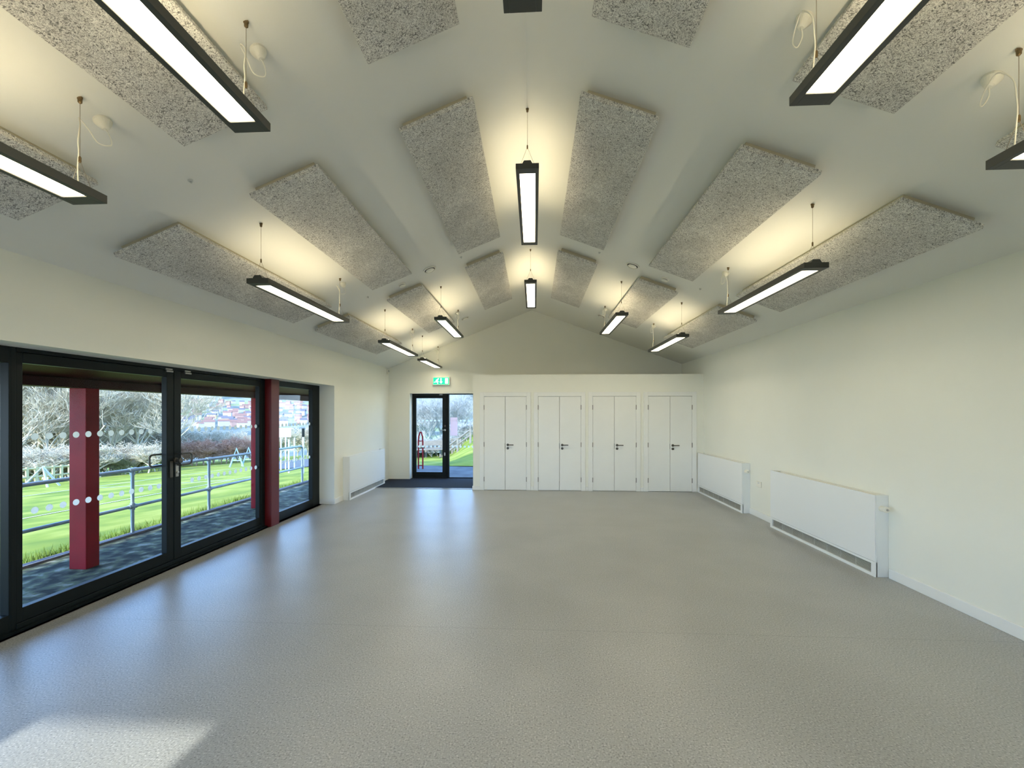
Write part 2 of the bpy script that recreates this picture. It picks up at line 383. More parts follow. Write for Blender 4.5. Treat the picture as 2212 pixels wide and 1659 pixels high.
# cupboard block (stud wall around four door openings)
CY = 8.966; CT = 2.395; CX0 = -1.28
CC = [-0.605, 0.524, 1.647, 2.773]; CW = 0.445
cb = MB()
edges = [CX0] + [v for c in CC for v in (c-CW, c+CW)] + [XR]
for i in range(0, len(edges), 2): cb.box(edges[i], edges[i+1], CY, CY+.10, 0, CT)
for c in CC: cb.box(c-CW, c+CW, CY, CY+.10, 1.965, CT)
cb.box(CX0, CX0+.10, CY+.10, YE, 0, CT)
cb.box(CX0, XR, CY+.0005, YE, CT, CT+.012)
struct(cb.build('wall_cupboards', M['wall']), 'low white partition wall holding four cupboards', 'wall')

# baseboards
def base(name, *boxes):
    m = MB()
    for b in boxes: m.box(*b)
    return struct(m.build(name, M['white'], bevel=.004))
base('baseboard_right', (XR-.016, XR, YB, 4.36, 0, .095), (XR-.016, XR, 6.27, 7.07, 0, .095))
base('baseboard_left', (XL, XL+.016, 7.42, 7.74, 0, .095), (-3.775, XL+.016, 7.404, 7.42, 0, .095))
bb = [(CX0-.014, CC[0]-.53, CY-.014, CY, 0, .078)]
for i in range(3): bb.append((CC[i]+.532, CC[i+1]-.532, CY-.014, CY, 0, .078))
bb.append((CC[3]+.532, 3.44, CY-.014, CY, 0, .078))
bb.append((CX0-.014, CX0, CY, YE, 0, .078))
base('baseboard_back', *bb)

# entrance mat
tag(MB().box(XL+.005, CX0-.016, 9.06, 10.5, 0.0, 0.012).build('entrance_mat', M['mat']), 'black entrance mat in front of the glazed exit door', 'mat')
struct(MB().box(XL+.12, CX0-.016, 9.035, 9.06, 0.0, 0.013).build('trim_1', M['steel']), 'thin metal edging strip of the entrance mat', 'trim')

# ================================================================== glazed wall (left)
FX = -3.79   # inner face of frames
def dots_yz(mb, ys, zs, x, r=.026):
    for y in ys:
        for z in zs:
            n = 20; b = len(mb.v)
            mb.v += [(x, y+r*math.cos(2*PI*k/n), z+r*math.sin(2*PI*k/n)) for k in range(n)]
            mb.v += [(x-.0006, y+r*math.cos(2*PI*k/n), z+r*math.sin(2*PI*k/n)) for k in range(n)]
            mb.f.append(tuple(b+k for k in range(n))); mb.m.append(0)
            mb.f.append(tuple(b+n+k for k in range(n))[::-1]); mb.m.append(0)
            for k in range(n):
                k2 = (k+1) % n; mb.f.append((b+k, b+n+k, b+n+k2, b+k2)); mb.m.append(0)
def ring_x(mb, x0, x1, y0, y1, z0, z1, l, r, bt, tp):
    mb.box(x0, x1, y0, y0+l, z0, z1); mb.box(x0, x1, y1-r, y1, z0, z1)
    mb.box(x0, x1, y0+l, y1-r, z0, z0+bt); mb.box(x0, x1, y0+l, y1-r, z1-tp, z1)
GX = -3.822
def window_x(name, y0, y1, fr, dots, label):
    r = sroot(name, (FX, (y0+y1)/2, 0), label, 'window')
    ox, oy = FX, (y0+y1)/2
    m = MB(); ring_x(m, -.07, 0, y0-oy, y1-oy, 0.0, HEAD, *fr); m.build('window_frame', M['dark_frame'], r, bevel=.003)
    g = MB().box(GX-ox-.012, GX-ox-.006, y0+fr[0]-oy-.005, y1-fr[1]-oy+.005, fr[2]-.005, HEAD-fr[3]+.005)
    g.build('glass_pane', M['glass'], r)
    if dots:
        d = MB(); dots_yz(d, [q-oy for q in dots], (1.422, .857), GX-ox-.0045); d.build('glass_dots', M['dot'], r)
    return r
window_x('window_1', 1.2, 2.93, (.06, .012, .14, .12), [1.4+.1*i for i in range(14)], 'dark framed fixed pane at the near left edge of the glazed wall')
window_x('window_2', 6.08, 7.42, (.03, .235, .13, .085), [6.166+.0985*i for i in range(11)], 'dark framed fixed pane beyond the red post')
# door_1 outer frame + two leaves
r1 = sroot('door_1', (FX, 4.35, 0), 'double glazed outward opening doors in dark frames', 'door')
oy = 4.35
m = MB(); m.box(-.07, 0.0, 2.93-oy, 2.962-oy, 0, HEAD); m.box(-.07, 0, 5.803-oy, 5.88-oy, 0, HEAD); m.box(-.07, 0, 2.962-oy, 5.803-oy, 2.055, HEAD); m.box(-.07, 0.004, 2.962-oy, 5.803-oy, 0, .055)
m.build('door_frame', M['dark_frame'], r1, bevel=.003)
def leaf(y0, y1, g0, g1, dots, latch_y):
    m = MB(); x0, x1 = -.062, -.004
    m.box(x0, x1, y0-oy, g0-oy, .058, 2.052); m.box(x0, x1, g1-oy, y1-oy, .058, 2.052)
    m.box(x0, x1, g0-oy, g1-oy, .058, .158); m.box(x0, x1, g0-oy, g1-oy, 1.975, 2.052)
    lf = m.build('door_leaf', M['dark_frame'], r1, bevel=.003)
    MB().box(GX-FX-.012, GX-FX-.006, g0-oy-.004, g1-oy+.004, .155, 1.978).build('glass_pane', M['glass'], lf)
    d = MB(); dots_yz(d, [q-oy for q in dots], (1.422, .857), GX-FX-.0045); d.build('glass_dots', M['dot'], lf)
    b = MB(); b.box(-.006, .008, latch_y-oy-.045, latch_y-oy+.04, 2.03, 2.045); b.box(-.006, .008, latch_y-oy-.05, latch_y-oy+.03, 2.052, 2.066)
    b.build('top_latch', M['steel'], lf)
    return lf
lA = leaf(2.964, 4.345, 3.006, 4.262, [3.11+.0995*i for i in range(12)], 4.29)
lB = leaf(4.353, 5.80, 4.442, 5.762, [4.631+.1003*i for i in range(12)], 4.53)
def dloop(side, x0, x1):
    # closed hand loop standing off the door face
    s = side; pts = [(x0, 0, .06), (x1, 0, .06)]
    for a in range(0, 7):
        t = a/6*PI/2; pts.append((x1, s*(.10+.035*math.sin(t)), .06-.035*(1-math.cos(t))))
    for a in range(0, 7):
        t = a/6*PI/2; pts.append((x1, s*(.135-.035*(1-math.cos(t))), -.025-.035*math.sin(t)))
    pts += [(x1, 0, -.06), (x0, 0, -.06)]
    return pts
hz = 1.113
hB = MB(); hB.tube([(p[0], 4.385-oy+p[1], hz+p[2]) for p in dloop(1, -.006, .05)], .0085, 10)
hB.lathe([(.030, 0), (.030, .012), (.018, .016), (.018, .05), (.026, .055), (.026, .065), (.01, .07)], 20, (-.005, 4.37-oy, hz-.01), (1, 0, 0))
hB.build('door_handle', M['dark_steel'], lB, smooth=False)
eB = MB().box(-.006, .004, 4.365-oy, 4.402-oy, .93, 1.06); eB.lathe([(.014, 0), (.014, .012), (.006, .014)], 14, (.002, 4.383-oy, .975), (1, 0, 0))
eB.build('lock_plate', M['steel'], lB)
hA = MB(); hA.tube([(p[0], 4.315-oy+p[1], hz+p[2]) for p in dloop(-1, -.060, -.115)], .0085, 10)
hA.build('door_handle', M['dark_steel'], lA)
eA = MB().box(-.006, .004, 4.295-oy, 4.330-oy, .93, 1.10); eA.build('lock_plate', M['dark_steel'], lA)
# red post inside
tag(MB().box(-3.872, -3.70, 5.885, 6.075, 0, HEAD).build('square_post', M['red_dark'], bevel=.004), 'dark red square post standing inside the glazed wall', 'post')
struct(MB().box(FX+.0, FX+.035, 1.2, 5.88, 0, .02).build('trim_2', M['dark_frame']), 'dark threshold strip under the glazed wall')

# ================================================================== glazed exit door (far wall)
DY = 10.48
r2 = sroot('door_2', (-2.58, DY, 0), 'single dark framed glazed exit door', 'door')
ox = -2.58
def ring_y(mb, y0, y1, x0, x1, z0, z1, l, r, bt, tp):
    mb.box(x0, x0+l, y0, y1, z0, z1); mb.box(x1-r, x1, y0, y1, z0, z1)
    mb.box(x0+l, x1-r, y0, y1, z0, z0+bt); mb.box(x0+l, x1-r, y0, y1, z1-tp, z1)
m = MB(); ring_y(m, 0, .07, -3.0-ox, -2.12-ox, .012, 2.081, .022, .03, .02, .03); m.build('door_frame', M['dark_frame'], r2, bevel=.003)
m = MB(); ring_y(m, -.006, .05, -2.975-ox, -2.152-ox, .036, 2.048, .07, .10, .12, .075); lf = m.build('door_leaf', M['dark_frame'], r2, bevel=.003)
MB().box(-2.91-ox, -2.25-ox, .022, .028, .15, 1.978).build('glass_pane', M['glass'], lf)
def dots_xz(mb, xs, zs, y, r=.026):
    for x in xs:
        for z in zs:
            mb.lathe([(r, 0), (r, .0006)], 20, (x, y, z), (0, -1, 0))
d = MB(); dots_xz(d, [-2.839-ox+.0995*i for i in range(6)], (1.422, .783), .0205); d.build('glass_dots', M['dot'], lf)
h = MB(); h.lathe([(.025, 0), (.025, .012), (.01, .014), (.01, .05)], 16, (-2.19-ox, -.006, 1.19), (0, -1, 0)); h.tube([(-2.19-ox, -.05, 1.19), (-2.31-ox, -.05, 1.185)], .010, 10)
h.build('door_handle', M['steel'], lf)
h = MB(); h.lathe([(.024, 0), (.024, .01), (.012, .012), (.012, .03)], 16, (-2.19-ox, -.006, 1.29), (0, -1, 0)); h.build('thumb_turn', M['dark_steel'], lf)
h = MB(); h.box(-2.21-ox, -2.175-ox, -.022, -.006, .56, .64); h.build('lock_keep', M['steel'], lf, bevel=.004)
h = MB(); h.box(-2.33-ox, -2.25-ox, -.014, -.006, 2.045, 2.058); h.box(-2.32-ox, -2.25-ox, -.014, -.006, 2.064, 2.076); h.build('top_latch', M['steel'], r2)
r3 = sroot('window_3', (-1.65, DY, 0), 'dark framed side pane beside the exit door', 'window'); ox = -1.65
m = MB(); ring_y(m, 0, .07, -2.118-ox, -1.172-ox, .012, 2.081, .03, .03, .02, .02); m.build('window_frame', M['dark_frame'], r3, bevel=.003)
MB().box(-2.09-ox, -1.20-ox, .03, .036, .03, 2.063).build('glass_pane', M['glass'], r3)
d = MB(); dots_xz(d, [-2.005-ox+.0995*i for i in range(9)], (1.422, .783), .0285); d.build('glass_dots', M['dot'], r3)
tag(MB().box(-2.065, -1.885, DY+.0260, DY+.0285, 1.05, 1.50).build('paper_notice', M['paper']), 'pink tinted paper notice stuck on the side pane of the exit door', 'notice')

# exit sign
es = thing('exit_sign', (-2.228, YE, 2.277), 'green illuminated exit sign with running figure above the glazed exit door', 'sign')
MB().box(-.205, .205, -.06, 0, 0, .20).build('sign_housing', M['white_plastic'], es, bevel=.006)
MB().box(-.188, .188, -.064, -.0601, .018, .182).build('sign_face', M['sign_green'], es)
s = MB()
s.slot = 0
def flat(pts): s.prism(pts, 'y', -.066, -.0641)
flat([(.10, .035), (.165, .035), (.165, .165), (.10, .165)])           # doorway
flat([(-.012, .08), (-.012, .165), (.012, .165), (.012, .08)])          # arrow shaft
flat([(-.040, .085), (0.0, .035), (.040, .085)])                        # arrow head
s.lathe([(.014, 0), (.014, .002)], 16, (-.066, -.064, .152), (0, -1, 0))   # head
flat([(-.125, .118), (-.10, .143), (-.075, .14), (-.072, .12), (-.10, .075), (-.118, .085), (-.105, .115), (-.115, .11), (-.135, .095)])  # torso and arm
flat([(-.10, .082), (-.075, .10), (-.052, .082), (-.058, .074), (-.078, .084)])  # arm forward
flat([(-.118, .090), (-.095, .075), (-.072, .060), (-.070, .03), (-.085, .03), (-.09, .055), (-.115, .07)])  # leg down
flat([(-.118, .088), (-.12, .068), (-.168, .062), (-.168, .078), (-.135, .082)])                              # leg back
s.build('sign_pictogram', M['sign_white'], es)

# motion sensor in corner
pr_ = thing('motion_sensor', (XL, 10.14, 2.60), 'small white motion sensor in the far left corner below the ceiling', 'sensor')
MB().box(0, .035, -.035, .035, -.06, .06).build('sensor_body', M['white_plastic'], pr_, bevel=.006)
MB().lathe([(.027, 0), (.025, .012), (.016, .022), (.004, .026)], 16, (.034, 0, .01), (1, 0, 0)).build('sensor_lens', M['grille'], pr_)

# ================================================================== cupboards
def cupboard():
    r = thing('storage_cupboard', (CC[0], CY, 0), None, 'cupboard', 'row of built-in cupboards')
    m = MB()   # architrave + lining
    m.box(-.53, -.452, -.016, 0, 0, 2.04); m.box(.452, .53, -.016, 0, 0, 2.04); m.box(-.452, .452, -.016, 0, 1.962, 2.04)
    m.box(-.455, -.442, -.0155, .09, 0, 1.975); m.box(.442, .455, -.0155, .09, 0, 1.975); m.box(-.442, .442, -.0155, .09, 1.955, 1.97)
    m.build('architrave', M['white'], r, bevel=.002)
    for s in (-1, 1):
        x0, x1 = (-.439, -.003) if s < 0 else (.003, .439)
        d = MB().box(x0, x1, -.008, .034, .006, 1.95).build('cupboard_door', M['white'], r, bevel=.002)
        for z in (.228, .953, 1.726):
            MB().box(s*.436 if s > 0 else -.449, .449 if s > 0 else -.436, -.019, -.0085, z-.048, z+.048).build('hinge', M['hinge'], d)
        if s > 0:
            h = MB(); h.lathe([(.026, 0), (.026, .008), (.010, .010), (.010, .045), (.006, .048)], 18, (.055, -.008, .945), (0, -1, 0))
            h.tube([(.055, -.048, .945), (.07, -.052, .945), (.175, -.052, .945)], .0095, 10)
            h.build('door_handle', M['dark_steel'], d)
            k = MB(); k.lathe([(.026, 0), (.026, .008), (.008, .009)], 18, (.055, -.008, .875), (0, -1, 0)); k.build('keyhole_plate', M['dark_steel'], d)
        else:
            MB().box(-.0065, -.001, -.012, -.0085, .87, .98).build('latch_plate', M['dark_steel'], d)
    return r
c0 = cupboard()
CL = ['white double door built-in cupboard next to the glazed exit door',
      'white double door built-in cupboard, second along from the exit door',
      'white double door built-in cupboard, second along from the right wall',
      'white double door built-in cupboard beside the far right radiator']
for i, c in enumerate(CC):
    o = c0 if i == 0 else copy_tree(c0)
    o.location = (c, CY, 0); o['label'] = CL[i]

# ================================================================== radiators
def radiator(loc, rz, L, valve_y, label, zt=.80):
    r = thing('radiator', loc, label, 'radiator', None, rz)
    d = .118
    m = MB()
    m.box(0, d, 0, .014, 0, zt); m.box(0, d, L-.014, L, 0, zt)            # ends
    m.box(0, .012, .014, L-.014, .02, zt); m.box(d-.012, d, .014, L-.014, .135, zt)  # back, front skin
    m.box(.012, d-.012, .014, .05, zt-.016, zt); m.box(.012, d-.012, L-.05, L-.014, zt-.016, zt)
    m.box(0, d-.012, .014, L-.014, .0, .015)
    m.build('casing', M['white_metal'], r, bevel=.003)
    MB().box(d+.0005, d+.009, .002, L-.002, .152, zt+.001).build('front_panel', M['white_metal'], r, bevel=.003)
    f = MB(); f.box(d-.012, d+.009, 0.0, .05, 0.0, .146); f.box(d-.012, d+.009, L-.05, L, 0, .146)
    f.box(d-.012, d+.009, .05, L-.05, 0, .03); f.box(d-.012, d+.009, .05, L-.05, .122, .146)
    f.build('plinth', M['white_metal'], r)
    t = MB(); t.box(.012, d-.012, .05, L-.05, zt-.03, zt-.022); t.build('top_grille', M['rad_top'], r)
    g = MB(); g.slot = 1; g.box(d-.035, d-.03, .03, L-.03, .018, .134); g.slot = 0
    for k in range(8):
        z = .035+k*.0115; g.box(d-.02, d-.004, .05, L-.05, z, z+.004)
    n = 8
    for k in range(1, n):
        y = .05+(L-.1)*k/n; g.box(d-.022, d-.002, y-.003, y+.003, .03, .122)
    g.build('bottom_grille', [M['grille'], M['grille_dark']], r)
    if valve_y is not None:
        s = 1 if valve_y > L/2 else -1
        v = MB(); v.lathe([(.028, 0), (.028, .004)], 20, (.068, valve_y, .672), (0, s, 0)); 
        v.lathe([(.020, 0), (.024, .012), (.025, .045), (.029, .05), (.029, .066), (.022, .072)], 20, (.068, valve_y, .672), (0, s, 0))
        v.build('thermostat_valve', M['white_plastic'], r)
        b = MB(); b.lathe([(.010, 0), (.010, .010)], 12, (.068, valve_y+s*.0725, .672), (0, s, 0)); b.build('valve_cap', M['steel'], r)
    return r
radiator((XR, 6.25, 0), PI, 1.87, 1.87, 'nearer white box radiator on the right wall')
radiator((XR, 8.945, 0), PI, 1.87, 1.87, 'farther white box radiator on the right wall beside the cupboards')
radiator((XL, 7.76, 0), 0, 1.87, None, 'white box radiator on the left wall between glazing and exit door')
so = thing('power_socket', (XR, 6.80, .512), 'white double power socket between the two right wall radiators', 'socket')
MB().box(-.010, 0, -.073, .073, -.043, .043).build('socket_plate', M['white_plastic'], so, bevel=.003)
sw = MB(); sw.box(-.014, -.0101, -.02, -.005, .01, .03); sw.box(-.014, -.0101, .005, .02, .01, .03); sw.build('rocker_switch', M['white_metal'], so)

# ================================================================== ceiling panels
def panel(xa, xb, ya, yb, label):
    """xa,xb: plan x of panel edges on the face; slope follows the ceiling"""
    side = -1 if xb < XI else 1
    s = sl if side < 0 else -sr
    ang = math.atan(s)                       # rise per +x
    xc = (xa+xb)/2; L = yb-ya; W = (xb-xa)/math.cos(ang)
    nrm = Vector((math.sin(ang), 0, -math.cos(ang)))  # into the room
    # centre point on ceiling such that face centre has plan x = xc
    cx = xc-nrm.x*.09
    o = thing('acoustic_panel', (cx, (ya+yb)/2, cz(cx)), label, 'panel', 'wood wool acoustic panels on the ceiling')
    o.rotation_euler = (0, -ang, 0)
    h = .09
    b = MB(); w2 = W/2-.035; l2 = L/2-.05
    b.box(-w2, w2, -l2, -l2+.045, -.055, -.0005); b.box(-w2, w2, l2-.045, l2, -.055, -.0005)
    b.box(-w2, -w2+.045, -l2+.045, l2-.045, -.055, -.0005); b.box(w2-.045, w2, -l2+.045, l2-.045, -.055, -.0005)
    b.build('batten_frame', M['batten'], o)
    f = MB(); f.box(-W/2, W/2, -L/2, L/2, -h, -.0555)
    bo = f.build('wood_wool_board', M['woodwool'], o, bevel=.004)
    return o
cols = [('outer left', -3.10, -2.59, 'nearest the left wall'), ('middle left', -2.06, -1.55, 'on the middle of the left slope'), ('inner left', -0.955, -0.425, 'left of the ridge'),
        ('inner right', 0.32, 0.86, 'right of the ridge'), ('middle right', 1.41, 1.945, 'on the middle of the right slope'), ('outer right', 2.46, 2.99, 'nearest the right wall')]
rows = [(.05, 2.435, 'row cut off by the frame'), (3.03, 5.40, 'second row from the viewer'), (5.96, 8.33, 'farthest row by the gable')]
for nm, xa, xb, where in cols:
    for ya, yb, rn in rows:
        panel(xa, xb, ya, yb, 'speckled ceiling panel %s, %s' % (where, rn))

# ================================================================== pendant lamps
def lamp(x, y0, y1, label, rose=True):
    L = y1-y0; yc = (y0+y1)/2; zc = cz(x); z0 = zc-.515
    o = thing('pendant_lamp', (x, yc, z0), label, 'lamp', 'suspended linear lamps')
    w = .0925; h = L/2
    b = MB()
    gx, gy = .064, h-.075     # diffuser opening
    b.box(-w, -gx, -h, h, 0, .042); b.box(gx, w, -h, h, 0, .042)
    b.box(-gx, gx, -h, -gy, 0, .042); b.box(-gx, gx, gy, h, 0, .042)
    b.box(-gx, gx, -gy, gy, .02, .042)
    b.build('lamp_body', M['lamp_body'], o, bevel=.0015)
    MB().box(-gx+.0005, gx-.0005, -gy+.0005, gy-.0005, .006, .0195).build('diffuser', M['diffuser'], o)
    g = MB().prism([(-.040, .0425), (.040, .0425), (.026, .066), (-.026, .066)], 'y', -h+.002, h-.002)
    g.build('gear_tray', M['lamp_body'], o)
    MB().box(-.024, .024, -h+.12, h-.12, .0665, .0685).build('uplight', M['up'], o)
    # suspension: at each end a wire to the ceiling and a V to the body edges
    top = cz(x)-z0
    for s in (-1, 1):
        yy = s*(h-.05)
        m = MB(); m.tube([(0, yy, .20), (0, yy, top-.03)], .0013, 6)
        m.tube([(0, yy, .20), (-.062, yy, .043)], .0011, 5); m.tube([(0, yy, .20), (.062, yy, .043)], .0011, 5)
        m.build('suspension_wire', M['wire'], o)
        g = MB(); g.lathe([(.004, 0), (.006, .004), (.006, .026), (.003, .032)], 10, (0, yy, .185))
        g.build('wire_gripper', M['brass'], o)
        k = MB(); k.lathe([(.003, 0), (.009, .006), (.010, .022), (.006, .03)], 10, (0, yy, top-.035)); k.box(-.012, .012, yy-.004, yy+.004, top-.012, top-.001)
        k.build('ceiling_hook', M['brass'], o)
    if rose:
        yy = h-.05; rx = -.04 if x < XI else .04; ry = yy+.15
        sgn = sl if x < XI else -sr
        nrm = Vector((-sgn, 0, 1)).normalized()*-1
        rz_ = cz(x+rx)-z0
        if abs(x-XI) < .1: rx = .0; rz_ = top-.004; nrm = Vector((0, 0, -1))
        c = Vector((rx, ry, rz_))
        m = MB(); m.lathe([(.040, -.004), (.040, .012), (.034, .022), (.020, .045), (.012, .052)], 20, c, nrm); m.build('ceiling_rose', M['white_plastic'], o, smooth=False)
        e0 = c+nrm*.05
        pts = [e0, e0+Vector((.012, .012, -.035)), e0+Vector((.0, .03, -.07)), e0+Vector((-.04, .0, -.075)), e0+Vector((-.05, -.04, -.03)), e0+Vector((-.05, -.09, -.0)),
               Vector((-.012, yy+.012, top-.13)), Vector((-.010, yy, top-.22)), Vector((-.006, yy, .24)), Vector((-.012, yy, .16)), Vector((-.014, yy+.006, .06)), Vector((-.014, yy+.006, .044))]
        # smooth the path
        sm = []
        P = [pts[0]]+pts+[pts[-1]]
        for i in range(1, len(P)-2):
            for q in range(5):
                t = q/5; a, b_, c_, d_ = P[i-1], P[i], P[i+1], P[i+2]
                sm.append(.5*((2*b_)+(-a+c_)*t+(2*a-5*b_+4*c_-d_)*t*t+(-a+3*b_-3*c_+d_)*t**3))
        sm.append(pts[-1])
        MB().tube(sm, .0032, 6).build('power_flex', M['white_plastic'], o, smooth=True)
    return o
XO, XM, XC, XMR, XOR = -2.27, -1.41, -.055, 1.29, 2.165
R0 = (.53, 2.09); R1 = (3.42, 4.98); R2 = (6.40, 7.98)
lamp(XO, *R0, 'dark linear pendant lamp cut off by the left edge of the frame')
lamp(XM, *R0, 'large dark linear pendant lamp crossing the top left corner')
lamp(XC, *R0, 'dark linear pendant lamp on the ridge cut off by the top edge')
lamp(XMR, *R0, 'large dark linear pendant lamp crossing the top right corner')
lamp(XOR, *R0, 'dark linear pendant lamp cut off by the right edge of the frame')
lamp(XO, *R1, 'dark linear pendant lamp above the double glazed doors')
lamp(XC, *R1, 'dark linear pendant lamp on the ridge, nearer of the two whole ones')
lamp(XOR, *R1, 'dark linear pendant lamp above the nearer right wall radiator')
lamp(XO, *R2, 'dark linear pendant lamp above the far left radiator, under the outer left panel')
lamp(XM, *R2, 'far dark linear pendant lamp just left of the ridge lamps')
lamp(XC, *R2, 'dark linear pendant lamp on the ridge, farthest from the viewer')
lamp(XMR, *R2, 'far dark linear pendant lamp just right of the ridge lamps')
lamp(XOR, *R2, 'far dark linear pendant lamp near the right wall above the cupboards')
lamp(XO, 8.60, 10.12, 'small looking dark pendant lamp right above the exit sign')

# ceiling vents, detectors, wire clips
def on_ceiling(o, x, y):
    s = sl if x < XI else -sr
    o.location = (x, y, cz(x)); o.rotation_euler = (0, -math.atan(s), 0); return o
def vent(x, y, r, label):
    o = thing('air_valve', (0,0,0), label, 'vent', 'round air valves in the ceiling'); on_ceiling(o, x, y)
    MB().lathe([(r, -.0005), (r, -.010), (r*.86, -.014), (r*.82, -.004), (r*.80, -.0005)], 32).build('valve_ring', M['white_plastic'], o)
    MB().lathe([(r*.79, -.0042), (r*.79, -.006)], 32).build('valve_gap', M['black'], o)
    MB().lathe([(r*.25, -.0062), (r*.25, -.013), (r*.66, -.013), (r*.66, -.017), (r*.4, -.024), (r*.1, -.027)], 32).build('valve_disc', M['white_plastic'], o)
vent(1.30, 5.76, .088, 'round white air valve on the right slope beside the far middle panel')
vent(-1.40, 5.70, .088, 'round white air valve on the left slope, faint between panel rows')
vent(1.34, 8.66, .080, 'round air valve with dark gap near the gable, right of the ridge')
vent(-1.40, 8.66, .080, 'round air valve with dark gap near the gable, left of the ridge')
def detector(x, y, label):
    o = thing('smoke_detector', (0,0,0), label, 'detector'); on_ceiling(o, x, y)
    MB().lathe([(.055, -.0005), (.055, -.012), (.048, -.018)], 28).build('detector_base', M['white_plastic'], o)
    MB().lathe([(.036, -.018), (.036, -.024)], 28).build('detector_slot', M['black'], o)
    MB().lathe([(.042, -.024), (.040, -.034), (.020, -.042)], 28).build('detector_cap', M['white_plastic'], o)
detector(1.74, 5.82, 'small smoke detector behind the right middle panel')
detector(-1.81, 5.80, 'small smoke detector behind the left middle panel')
for x, y, lb in ((-2.31, 2.78, 'tiny clear clip on the left slope before the outer lamp'), (2.17, 5.75, 'tiny clear clip on the right slope behind the outer lamp'), (.86, 5.72, 'tiny clear clip just right of the ridge between panel rows'),
                 (-.98, 5.72, 'tiny clear clip just left of the ridge between panel rows'), (-2.26, 5.75, 'tiny clear clip on the left slope behind the outer lamp')):
    o = MB().lathe([(.016, -.0005), (.014, -.008), (.006, -.010), (.006, -.02)], 14).build('ceiling_clip', M['grille']); on_ceiling(o, x, y); tag(o, lb, 'clip')

# ================================================================== veranda outside
GZ = -0.25
tag(MB().box(-6.06, -3.875, -14, 16, GZ-.2, GZ).build('veranda_paving', M['tarmac']), 'mossy grey tarmac path of the veranda', 'path', kind='structure')
struct(MB().box(-6.17, -6.06, -14, 16, GZ-.2, GZ+.03).build('trim_3', M['kerb']), 'dark kerb between path and grass')
struct(MB().box(-3.874, -3.72, 1.0, 7.6, -.45, 0).build('trim_4', M['kerb']), 'plinth under the glazed wall')
sf = MB().prism([(-3.88, 2.14), (-6.02, 1.96), (-6.02, 2.06), (-3.88, 2.30)], 'y', -2.0, 12.0)
struct(sf.build('ceiling_veranda', M['soffit']), 'dark red boarded soffit of the veranda', 'canopy')
struct(MB().box(-6.10, -6.021, -2.0, 12.0, 1.93, 2.12).build('trim_5', M['fascia']), 'red fascia board of the veranda')
struct(MB().box(-5.50, -5.31, -2.0, 12.0, 1.90, 2.0).build('trim_6', M['fascia']), 'red beam on the veranda posts')
for y, lb in ((4.83, 'nearer red square veranda post outside the double doors'), (8.11, 'second red square veranda post, beside the far pane'), (1.79, 'red veranda post outside the near pane')):
    tag(MB().box(-5.51, -5.30, y, y+.16, GZ, 1.90).build('veranda_post', M['red_paint'], bevel=.006), lb, 'post', 'red veranda posts')
tag(MB().box(-4.93, -4.82, 9.22, 9.33, GZ, 2.05).build('downpipe_post', M['red_paint'], bevel=.006), 'thin red post seen at the far edge of the last pane', 'post')

# handrail: continuous rails are one thing with posts
hr = thing('handrail', (-6.2, 7.9, GZ), 'galvanised tubular handrail along the veranda edge', 'railing')
def H(x, y, z): return (x+6.2, y-7.9, z-GZ)
RX = -6.14; RT = .735; RM = .175
rm = MB()
def corner(y0, s):
    # rounded end: down the end post
    pts = []
    for a in range(7):
        t = a/6*PI/2; pts.append((RX, y0+s*.09*math.sin(t), RT-.09*(1-math.cos(t))))
    return pts
top = corner(4.80, -1)[::-1]+corner(11.02, 1)
rm.tube([H(RX, 4.71, GZ)]+[H(*p) for p in top]+[H(RX, 11.11, GZ)], .027, 12)
rm.build('top_rail', M['galv'], hr)
MB().tube([H(RX, 4.71, RM), H(RX, 11.11, RM)], .024, 12).build('mid_rail', M['galv'], hr)
for y in (6.28, 7.83, 9.42):
    p = MB(); p.tube([H(RX, y, GZ), H(RX, y, RT)], .024, 12); p.tube([H(RX, y, RM-.05), H(RX, y, RM+.05)], .034, 12); p.tube([H(RX, y-.06, RM), H(RX, y+.06, RM)], .034, 12)
    p.tube([H(RX, y-.06, RT), H(RX, y+.06, RT)], .035, 12); p.tube([H(RX, y, RT-.08), H(RX, y, RT)], .034, 12); p.tube([H(RX, y, GZ), H(RX, y, GZ+.015)], .06, 12)
    p.build('rail_post', M['galv'], hr)
for y in (4.71, 11.11):
    p = MB(); p.tube([H(RX, y, GZ), H(RX, y, GZ+.015)], .06, 12); p.tube([H(RX, y, RM-.05), H(RX, y, RM+.05)], .034, 12); p.build('post_base', M['galv'], hr)

# ================================================================== terrain
def gh(x, y):
    """height of the field west of the veranda"""
    ax = max(abs(x), 6.17); r = math.hypot(x, y)
    return GZ-.02-.075*r*max(0, 1-6.17/ax)
fm = MB(); nx, ny = 46, 60; xs = [-6.17-(i/nx)**1.6*54 for i in range(nx+1)]; ys = [-8+70*j/ny for j in range(ny+1)]
for i in range(nx+1):
    for j in range(ny+1): fm.v.append((xs[i], ys[j], gh(xs[i], ys[j])))
for i in range(nx):
    for j in range(ny):
        a = i*(ny+1)+j; fm.f.append((a, a+1, a+ny+2, a+ny+1)); fm.m.append(0)
fo = fm.build('playing_field', M['grass'], smooth=True); tag(fo, 'bright green grass playing field beyond the veranda', 'grass', kind='structure')
def dirp(px, d):
    """world xy at distance d along plan bearing px (table of bearings)"""
    u = (px-1106)/930; a = math.atan(48/930)
    x = math.cos(a)*u-math.sin(a); y = math.sin(a)*u+math.cos(a); l = math.hypot(x, y); return x/l*d, y/l*d
